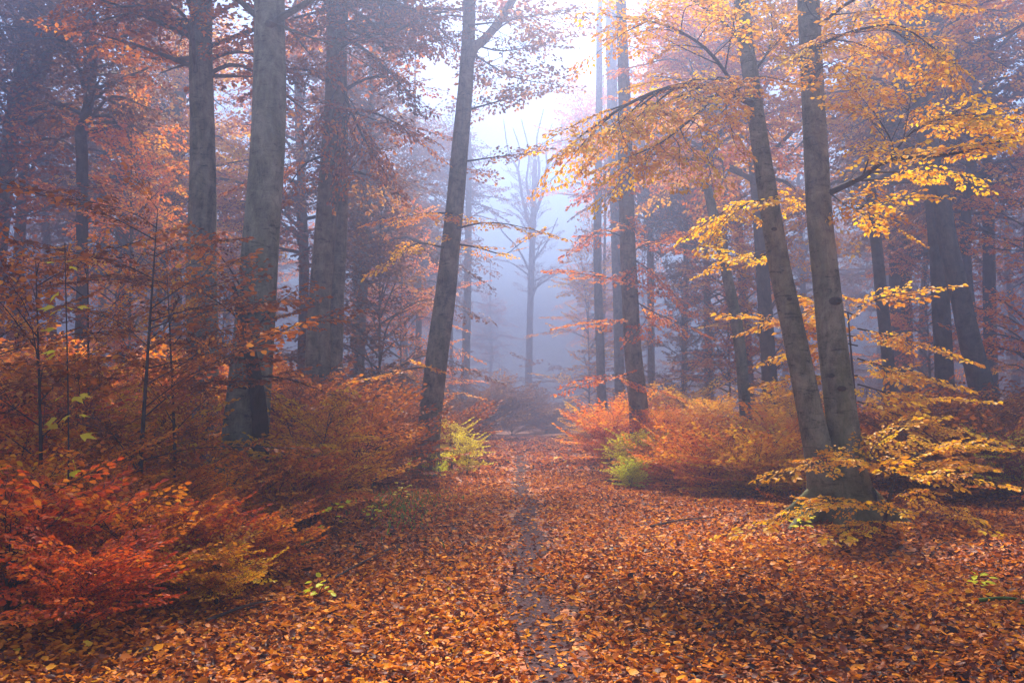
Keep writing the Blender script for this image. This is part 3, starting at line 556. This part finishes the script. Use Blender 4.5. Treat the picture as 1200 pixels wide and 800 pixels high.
# ------------------------------------------------------------------ understorey trees with layered sprays
def thin_trunk(h, seed, r=.05):
    qq = np.random.default_rng(seed); P_ = np.array([[0, 0, -.2], [qq.normal(0, .1), 0, h * .33], [qq.normal(0, .2), qq.normal(0, .1), h * .66], [qq.normal(0, .2), 0, h]]); b = MB(); tube(b, catmull(P_, 16), np.linspace(r, .012, 16), 7, rough=.03); return b.mesh('trunk', [BARKD])
TT = [thin_trunk(8.5 + k, k) for k in range(3)]
UT = [  # px, depth, colour, scale, label
 (445, 27, 'copper', 1.05, 'copper understorey beech with flat sprays left of the leaning beech'),
 (470, 36, 'orange', 1, 'faded orange understorey beech behind the leaning beech'), (150, 24, 'orange', .9, 'orange-gold understorey beech between the kinked and broad trunks'),
 (190, 32, 'gold', 1.1, 'gold understorey beech behind the broad pale trunk'),
 (-30, 22, 'rust', 1, 'rusty understorey beech at the far left edge'), (690, 52, 'gold', 1.1, 'pale gold understorey beech glowing in the mist right of the bright gap'),
 (800, 40, 'copper', .9, 'faded copper understorey beech between the rust-sprayed stem and the snag'),
 (855, 36, 'orange', 1.15, 'bright orange understorey beech around the snag'), (905, 32, 'gold', .9, 'golden understorey beech behind the left stem of the twin beech'),
 (1090, 38, 'orange', 1.1, 'dim orange understorey beech behind the upright blue-grey trunk'),
 (1215, 24, 'orange', .9, 'orange understorey beech at the far right edge'),
  (260, 40, 'copper', 1.2, 'copper understorey beech between the broad trunk and the thick seamed beech'),
]
for k, (px, Y, col, s_, lab) in enumerate(UT):
    x = (px - 600) / FPX * Y; r_ = empty('young_beech', (x, Y, H(x, Y)), lab, 'tree', None, R.uniform(0, 6.28)); j = k % 3
    t_ = link('trunk', TT[j], r_); add_crown(r_, UND[j], col, s=s_, rz=R.uniform(0, 6.28)); t_.scale = (s_, s_, s_)

for px, Y, col, lab in [(528, 66, 'copper', 'faint tall tree whose high crown closes the left of the bright gap'),         (706, 60, 'orange', 'faint tall tree whose high crown closes the right of the bright gap')]:
    x = (px - 600) / FPX * Y; r_ = empty('beech_tree', (x, Y, H(x, Y)), lab, 'tree', None, R.uniform(0, 6.28)); t_ = link('trunk', straight[R.integers(0, 4)], r_); t_.scale = (.55, .55, 1.15); add_crown(r_, CR_UP[R.integers(0, 2)], col, (0, 0, 3.5), s=1.0)
def scatter(name, lab, n, yr, side, zr, kind, cols, sc, pmin, seed):
    F = Foliage(kind, seed); q = F.q; LB = MB()
    for k in range(n):
        y = math.sqrt(q.uniform(yr[0] ** 2, yr[1] ** 2)); x = q.uniform(-1, 1) * (.75 * y + 3)
        if not side(x, y): continue
        if lownoise(np.array(x), np.array(y), .8, seed) < pmin: continue
        a = q.uniform(0, 6.28); F.spray(np.array([x, y, H(x, y) + zr[0] + (zr[1] - zr[0]) * q.random() ** 1.6]), [math.cos(a), math.sin(a), q.uniform(-.1, .5)], [0, 0, 1.], sc * q.uniform(.7, 1.2), q.uniform(.25, .8))
    F.emit(LB, 0, 1, LB); g = link(name, LB.mesh(name, [LEAF[cols], TWIG])); g['kind'] = 'stuff'; g['label'] = lab
scatter('undergrowth', 'far undergrowth of copper leaves fading into the mist', 8000, (42, 140), lambda x, y: abs(x / y - .02) > .03 + 2.5 / y or y > 58, (0, 5), 'far', 'copper', 1.0, -9, 61)
scatter('ground_cover', 'low leafy orange seedlings covering the right slope', 2300, (12.5, 42), lambda x, y: x > 3.0 + .02 * y + .6 * math.sin(y), (.03, .55), 'mid', 'orange', .55, -.35, 62)
scatter('ground_cover', 'low leafy rust seedlings covering the left slope', 2300, (11.5, 42), lambda x, y: x < -2.6 - .02 * y + .6 * math.sin(y * 1.2), (.03, .55), 'mid', 'orange', .55, -.35, 63)

# ------------------------------------------------------------------ saplings and bushes
def sapling_mesh(seed, h, reach, nst=3, kind='hi', nb=9, sc=1.0, lo=.14):
    F = Foliage(kind, seed); q = F.q; LB = MB(); WB = MB()
    for s_ in range(nst):
        a = q.uniform(0, 6.28); ln = q.uniform(.05, .45) if nst > 1 else .08; hh = h * q.uniform(.7, 1.05) if s_ else h
        P_ = catmull([[0, 0, -.1], [ln * math.cos(a) * hh * .4, ln * math.sin(a) * hh * .4, hh * .45], [ln * math.cos(a) * hh, ln * math.sin(a) * hh, hh]], 12)
        tube(WB, P_, np.linspace(.012 + .006 * h, .004, 12), 6, cap=False, mat=0)
        for k in range(nb):
            t = lo + (.98 - lo) * (k + q.random()) / nb; u = t * 11; p = P_[int(u)] * (1 - u % 1) + P_[min(11, int(u) + 1)] * (u % 1)
            b_ = q.uniform(0, 6.28); l = reach * (1 - .55 * t) * q.uniform(.6, 1.1); d = np.array([math.cos(b_), math.sin(b_), q.uniform(.05, .9)])
            e = p + d * l; branch(F, [p, (p + e) / 2 + [0, 0, .05 * l], e], .008, .42 * sc, .17 * sc, .2, .5 + q.normal(0, .16), .14, .1, 4, 0, sc, W=WB, jit=.5)
        F.spray(P_[-1], P_[-1] - P_[-2] + [.3, 0, 0], [0, 0, 1], .7 * sc, .6)
    F.emit(LB, 0, 0, WB)
    return WB.mesh('stem', [TWIG]), LB.mesh('foliage', [LEAF['orange']])
SAP = [sapling_mesh(500, 1.6, 1.1, 4, nb=13), sapling_mesh(501, 2.1, 1.2, 4, nb=15), sapling_mesh(502, 1.15, 1.0, 5, nb=10)]
SAPM = [sapling_mesh(510, 1.4, 1.3, 5, 'mid', 13, lo=.04), sapling_mesh(511, 1.9, 1.4, 5, 'mid', 14, lo=.04), sapling_mesh(512, 1.0, 1.3, 5, 'mid', 12, lo=.04), sapling_mesh(513, 1.7, .8, 3, 'hi', 10, lo=.1), sapling_mesh(514, 1.6, .75, 5, 'hi', 15, lo=.08)]
SAPT = [sapling_mesh(520, 3.7, 1.6, 1, 'hi', 15, lo=.3), sapling_mesh(521, 3.2, 1.5, 1, 'hi', 13, lo=.3)]
def sapling(x, y, me, col, s, lab, name='beech_sapling', cat='sapling', group=None, zs=1.0, rz=None, dz=0):
    r_ = empty(name, (x, y, H(x, y) + dz), lab, cat, group, R.uniform(0, 6.28) if rz is None else rz)
    for nm, m_ in zip(('stem', 'foliage'), me):
        o = link(nm, m_, r_); o.scale = (s, s, s * zs)
        if nm == 'foliage': o.material_slots[0].link = 'OBJECT'; o.material_slots[0].material = LEAF[col]
    return r_
def X(px, Y): return (px - 600) / FPX * Y
# left foreground thicket: px, depth, mesh, colour, scale, label
LT = [
 (20, 6.4, 2, 'red', .8, 'deep red low sapling in the bottom left corner'), (150, 7.0, 2, 'orange', .68, 'flame-orange low sapling nearest the camera, left of the seamed beech'),
 (228, 7.6, 2, 'red', .6, 'bright red seedling bush directly below the seamed beech'), (80, 7.6, 0, 'orange', .68, 'dark orange sapling behind the flame-orange one at left'),
 (-20, 7.8, 0, 'orange', .75, 'orange sapling half outside the left edge, low down'), (185, 8.8, 0, 'orange', .62, 'orange sapling in front of the broad pale trunk'),
 (120, 9.0, 1, 'orange', .66, 'orange-red bush amid the left thicket, below the kinked trunk'), (20, 9.3, 1, 'red', .8, 'red-brown bush at the left edge behind the nearest saplings'),
 (238, 9.8, 0, 'orange', .6, 'orange bush left of the foot of the seamed beech'), (60, 10.6, 1, 'orange', .95, 'tall orange bush behind the red-brown bush at left'),
 (170, 11.0, 1, 'gold', .85, 'gold-tipped bush below the broad trunk'), (318, 11.3, 2, 'orange', .75, 'low orange-gold bush hiding the foot of the seamed beech'),
 (370, 12.2, 1, 'gold', .82, 'golden bush just right of the seamed beech'), (345, 11.2, 2, 'orange', .7, 'low orange bush right of the seamed beech foot'),
 (405, 14.5, 0, 'orange', .9, 'orange bush between the seamed beech and the path'), (225, 13.2, 1, 'orange', .85, 'flame orange bush behind the foot of the seamed beech'),
 (110, 13.4, 1, 'orange', 1.05, 'orange bush under the kinked trunk'), (10, 13.5, 1, 'rust', 1.1, 'brown-orange bush at the left edge, farther back'),
 (300, 8.3, 2, 'orange', .55, 'small orange seedling on the leaves below the seamed beech'), (100, 5.9, 2, 'red', .5, 'small red seedling at the very bottom left'), (262, 7.1, 2, 'gold', .42, 'small gold seedling on the leaves right of the red bush'),
]
for px, Y, j, col, s_, lab in LT: sapling(X(px, Y), Y, SAP[j], col, s_ * .88, lab, group='saplings of the left thicket')
for px, Y, j, col, s_, lab in [(165, 8.8, 0, 'rust', 1.0, 'tall thin sapling with dark rust sprays in front of the broad trunk'), (60, 8.2, 1, 'rust', .95, 'tall thin sapling with dark rust sprays near the left edge'),
    (215, 10.2, 0, 'rust', .9, 'tall rust sapling close against the left of the seamed beech'), (-10, 9.6, 0, 'rust', .85, 'tall rust sapling at the very left edge'), (110, 11.4, 1, 'orange', 1.1, 'tall orange-brown sapling in front of the kinked trunk')]:
    sapling(X(px, Y), Y, SAPT[j], col, s_, lab, group='tall saplings at left')
# slim maple-like sapling with a few big yellow leaves
Yq = 7.2; mx = X(78, Yq); ms = empty('maple_sapling', (mx, Yq, H(mx, Yq)), 'straight thin sapling with a few large yellow leaves, left foreground', 'sapling'); b = MB()
top_ = at(76, 285, Yq); st_ = catmull([[0, 0, -.1], [.05, 0, 1.0], top_ - np.array(ms.location)], 24); tube(b, st_, np.linspace(.013, .004, 24), 6); link('stem', b.mesh('stem', [TWIG]), ms)
LEAF_MAPLE = (np.array([[0, 0, 0], [.25, .32, .02], [.55, .52, -.05], [.5, .22, 0], [1, 0, -.08], [.5, -.22, 0], [.55, -.52, -.05], [.25, -.32, .02], [.35, 0, .02]]),
              np.array([[0, 8, 1], [1, 8, 3], [1, 3, 2], [3, 8, 4], [8, 5, 4], [8, 7, 5], [7, 6, 5], [0, 7, 8]]))
b = MB(); n = 22; tt = R.uniform(.45, 1, n); tt[:6] = [.97, .96, .99, .94, .9, .88]; pp = np.array([st_[int(t * 23)] for t in tt]); a = R.uniform(0, 6.28, n); dd = np.stack([np.cos(a), np.sin(a) * .6, R.normal(-.2, .2, n)], -1)
leaves(pp + dd * .09, dd, norm(np.stack([R.normal(0, .3, n), -np.ones(n) * .5, np.ones(n)], -1)), R.uniform(.09, .15, n), LEAF_MAPLE, R.uniform(.1, .8, n), b); link('foliage', b.mesh('foliage', [LEAF['yellow']]), ms)
# left midground and far undergrowth on both sides
MT = [
 (440, 18, 0, 'rust', .9, 'rust bush left of the leaning beech'), (400, 19, 1, 'rust', .95, 'rusty bush below the paired stems'), (350, 20, 1, 'rust', 1.1, 'brown-red bush behind the golden bush'),
 (460, 23, 1, 'rust', .85, 'pinkish rust bush behind the foot of the leaning beech'), (300, 22, 1, 'orange', 1.2, 'orange bush seen past the seamed beech'), (200, 18, 1, 'orange', 1.1, 'orange bush behind the foot of the broad trunk'),
 (60, 18, 1, 'orange', 1.2, 'orange bush left of the kinked trunk foot'), (415, 28, 1, 'copper', 1.3, 'faded copper bush below the swollen misty trunk'), (480, 32, 1, 'copper', 1.1, 'faded copper bush behind the leaning beech'),
 (572, 46, 1, 'copper', 1.3, 'dim mauve bush in the mist left of the ghostly tree'), (600, 54, 1, 'copper', 1.4, 'dim mauve bush closing the end of the path'), (640, 58, 0, 'copper', 1.2, 'dim mauve bush right of the ghostly tree foot'),
 (540, 38, 0, 'copper', 1.1, 'hazy bush behind the yellow sapling'), (520, 27, 2, 'rust', 1.0, 'low reddish bush right behind the leaning beech foot'),
 (700, 33, 1, 'gold', .7, 'peach-gold bush at the right border of the far path'), (715, 26, 0, 'orange', .9, 'orange bush left of the lime sapling'), (735, 30, 1, 'orange', .85, 'pale orange bush behind the rust-sprayed stem'),
 (775, 24, 1, 'orange', .68, 'orange bush right of the lime sapling'), (790, 31, 1, 'gold', 1.0, 'pale gold bush with pointed tips, right of the rust-sprayed stem'), (815, 22, 1, 'orange', .62, 'orange bush low on the right slope before the snag'),
 (840, 27, 1, 'gold', .8, 'gold bush left of the snag foot'), (850, 19, 2, 'orange', .75, 'orange bush in front of the snag foot'), (895, 22, 1, 'gold', .7, 'gold bush below the dark straight trunk'),
 (830, 17, 2, 'orange', .8, 'low orange bush on the right bank by the leaf carpet'), (885, 16, 2, 'gold', .75, 'low golden bush left of the twin beech'), (925, 18, 0, 'orange', .75, 'orange bush just behind the left stem of the twin beech'),
 (935, 25, 1, 'gold', .9, 'gold bush farther behind the twin beech'), (780, 18.5, 2, 'orange', .6, 'small orange bush at the right edge of the leaf carpet'),
 (1075, 17, 2, 'rust', .9, 'rust-brown low bush right of the golden bush'), (1130, 16, 2, 'rust', .9, 'rust-brown low bush below the bent trunk'), (1185, 15, 2, 'rust', .9, 'rust-brown low bush at the right edge'),
 (1040, 20, 2, 'orange', 1.0, 'dull orange low bush behind the golden bush'), (1210, 19, 2, 'orange', 1.0, 'dull orange low bush right of the bent trunk'), (1140, 22, 2, 'rust', 1.0, 'dim brown bush between the two blue-grey trunks'),
]
for px, Y, j, col, s_, lab in MT: sapling(X(px, Y), Y, SAPM[j], col, s_, lab, group='bushes of the undergrowth')
sapling(X(743, 19.5), 19.5, SAPM[4], 'yellow', .58, 'lime-yellow sapling at the foot of the rust-sprayed stem')
sapling(X(738, 17.8), 17.8, SAPM[4], 'lime', .34, 'low lime seedling on the leaves before the lime sapling')
sapling(X(548, 21), 21, SAPM[3], 'yellow', .52, 'yellow sapling right of the leaning beech')
sapling(X(530, 23), 23, SAPM[3], 'yellow', .7, 'taller thin yellow sapling close to the leaning beech')
sapling(X(1195, 14.5), 14.5, SAP[0], 'yellow', .62, 'yellow-green sapling at the right edge')
# golden saplings round the twin beech
dG = 11.2; gx = X(1040, dG); gb = empty('beech_sapling', (gx, dG, H(gx, dG)), 'golden sapling with flat sprays spreading across the foot of the twin beech', 'sapling'); gl = np.array(gb.location)
b = MB(); tube(b, catmull([[-.15, 0, -.1], [-.05, 0, .35], [.03, 0, .6], [.08, .05, .85]], 16), np.linspace(.03, .012, 16), 8); link('stem', b.mesh('stem', [TWIG]), gb)
for k, (pp, vb, sd_) in enumerate([([(1042, 555, 0), (1010, 540, -.2), (975, 535, -.4), (945, 545, -.7)], .6, .5), ([(1045, 548, 0), (1080, 530, .2), (1120, 520, .5), (1160, 522, .9)], .62, .5), ([(1040, 590, 0), (1000, 590, -.4), (955, 592, -.7), (915, 605, -.9)], .68, .5),
      ([(1042, 560, 0), (1085, 555, -.3), (1130, 560, -.5)], .5, .6), ([(1040, 575, 0), (1080, 580, -.3), (1115, 595, -.5)], .55, .5), ([(1040, 610, 0), (1020, 612, -.5), (995, 620, -.9)], .62, .35), ([(1042, 550, 0), (1020, 530, .2), (1035, 515, .3)], .55, .45), ([(1045, 560, .1), (1085, 540, .5), (1140, 545, 1.)], .5, .6)]):
    limb(gb, [at(x, y, dG + d_) for x, y, d_ in pp], .012, sd_ * 1.15, .09, 'gold', 'hi', vb + .05, 1.0, .1, .08, seed=600 + k)
dG = 14.2; gx = X(1010, dG); gb = empty('beech_sapling', (gx, dG, H(gx, dG)), 'taller yellow sapling with layered sprays reaching right from behind the twin beech', 'sapling')
b = MB(); tube(b, catmull([[0, 0, -.1], [-.1, 0, 1.2], [-.15, 0, 2.2], [-.2, 0, 3.2]], 20), np.linspace(.04, .012, 20), 8); link('stem', b.mesh('stem', [TWIG]), gb)
for k, (pp, vb) in enumerate([([(1005, 385, 0), (1040, 392, -.4), (1085, 405, -.8)], .55), ([(1005, 420, 0), (1040, 430, -.4), (1080, 440, -.8)], .7), ([(1005, 450, 0), (1050, 462, -.4), (1095, 465, -.8)], .72), ([(1005, 470, 0), (1050, 485, -.4), (1110, 500, -.8)], .7),
      ([(1005, 360, 0), (1030, 350, -.4), (1055, 345, -.6)], .65), ([(1005, 405, 0), (975, 400, .4), (940, 410, .8)], .65), ([(1005, 440, 0), (970, 440, .4), (930, 445, .8)], .6), ([(1005, 370, 0), (965, 360, .4), (915, 375, .7)], .6), ([(1005, 395, 0), (950, 385, .5), (890, 375, .4)], .55)]):
    limb(gb, [at(x, y, dG + d_) for x, y, d_ in pp], .014, .8, .10, 'gold', 'hi', vb, 1.15, .1, .1, seed=640 + k)

# ------------------------------------------------------------------ small things on the floor
def lump(name, px, py, Y, r, lab, cat, mats=(STONE, MOSS), sq=.6):
    x = X(px, Y); q = np.random.default_rng(int(px)); th = np.linspace(0, 2 * math.pi, 18, endpoint=False); V = []; nr = 7
    for i_ in range(nr):
        ph = i_ / (nr - 1) * math.pi / 2; rr = math.cos(ph) * r; V += [[rr * math.cos(a) * (1 + .18 * math.sin(3 * a + px)), rr * math.sin(a) * (1 + .15 * math.sin(2 * a)), r * sq * math.sin(ph) * (1 + .15 * math.sin(4 * a + ph * 3)) - .03] for a in th]
    F_ = np.array([[i_ * 18 + j, i_ * 18 + (j + 1) % 18, i_ * 18 + 18 + (j + 1) % 18, i_ * 18 + 18 + j] for i_ in range(nr - 1) for j in range(18)])
    b = MB(); k_ = 18 * 3; b.V.append(np.array(V, np.float32)); b.A.append(np.zeros(len(V), np.float32)); b.n = len(V); b.F4 += [F_[:k_], F_[k_:]]; b.M4 += [np.zeros(k_, np.int32), np.ones(len(F_) - k_, np.int32)]
    o = link(name, b.mesh(name, list(mats)), None, (x, Y, H(x, Y))); o['label'] = lab; o['category'] = cat
lump('mossy_stone', 358, 655, 10.2, .16, 'rounded dark stone capped with moss, nearer the path', 'stone'); lump('mossy_stone', 272, 655, 10.0, .22, 'larger dark mossy stone under the orange bushes', 'stone')
def stick(px0, py0, px1, py1, Y0, Y1, r, lab, mat, name='fallen_branch'):
    a_, c_ = np.array([X(px0, Y0), Y0, 0]), np.array([X(px1, Y1), Y1, 0]); a_[2] = H(a_[0], a_[1]) + .06; c_[2] = H(c_[0], c_[1]) + .05
    b = MB(); m_ = (a_ + c_) / 2 + [.02, .08, .02]; tube(b, catmull([a_ - a_, m_ - a_, c_ - a_], 14), np.linspace(r, r * .5, 14), 8, rough=.1); 
    s2 = (c_ - a_) * .55; tube(b, [s2, s2 + [.15, -.2, .06]], [r * .5, .004], 5)
    o = link(name, b.mesh(name, [mat]), None, a_); o['label'] = lab; o['category'] = 'fallen branch'
stick(1135, 716, 1215, 722, 6.9, 6.7, .016, 'mossy fallen branch on the leaves at the lower right', MOSS); stick(418, 645, 432, 655, 9.8, 9.2, .010, 'thin grey twig lying left of the bare strip', TWIG)
stick(375, 690, 470, 640, 7.6, 10.0, .012, 'long thin dark twig half buried between the bushes and the path', TWIG)
stick(760, 640, 835, 628, 11.5, 12.4, .014, 'thin dark stick on the leaf carpet left of the twin beech', TWIG); stick(250, 735, 330, 700, 6.4, 7.2, .012, 'dark twig on the leaves right of the red bushes', TWIG)
stick(700, 560, 740, 566, 19, 18, .02, 'short dark branch on the leaves before the lime sapling', TWIG)
def seedling(px, Y, h, n, col, lab, tm=LEAF_HI, sz=.08):
    x = X(px, Y); r_ = empty('seedling', (x, Y, H(x, Y)), lab, 'seedling'); b = MB(); st_ = catmull([[0, 0, -.03], [.03, 0, h * .5], [.08, 0, h]], 8); tube(b, st_, [.004] * 8, 4); link('stem', b.mesh('stem', [TWIG]), r_)
    b = MB(); a = R.uniform(0, 6.28, n); k = R.integers(3, 8, n); d = np.stack([np.cos(a), np.sin(a), R.normal(0, .25, n)], -1); leaves(st_[k] + d * R.uniform(.0, .14, n)[:, None], d, norm(np.stack([R.normal(0, .3, n), R.normal(-.3, .3, n), np.ones(n)], -1)), sz * R.uniform(.7, 1.2, n), tm, R.uniform(.2, 1, n), b); link('foliage', b.mesh('foliage', [LEAF[col]]), r_)
seedling(392, 10.6, .42, 12, 'lime', 'bright green seedling beside the golden bush', LEAF_MAPLE, .10); seedling(376, 7.4, .16, 14, 'lime', 'yellow-green seedling on the leaves at the lower left of the path', LEAF_HI, .08)
seedling(470, 15, .3, 16, 'yellow', 'yellow seedling left of the path before the leaning beech'); seedling(1128, 8.1, .14, 16, 'lime', 'yellow-green seedling on the leaves at lower right')
seedling(930, 11.2, .22, 22, 'lime', 'lime seedling at the left foot of the twin beech'); seedling(435, 12.5, .2, 18, 'lime', 'low lime-green seedling on the leaves left of the path')
gm = MB(); n = 700; px_ = R.normal(475, 28, n); Yg = R.normal(14.5, 1.6, n); x = X(px_, Yg); leaves(np.stack([x, Yg, height(x, Yg) + .01], -1), np.stack([R.normal(0, .3, n), R.normal(0, .3, n), np.ones(n)], -1), norm(np.stack([R.normal(0, 1, n), R.normal(-1, .5, n), np.zeros(n)], -1)), R.uniform(.05, .13, n), (LEAF_LO[0] * [1, .25, 1], LEAF_LO[1]), R.uniform(0, 1, n), gm)
g = link('grass', gm.mesh('grass', [LEAF['green']])); g['kind'] = 'stuff'; g['label'] = 'sparse green grass tufts in the leaves left of the path'
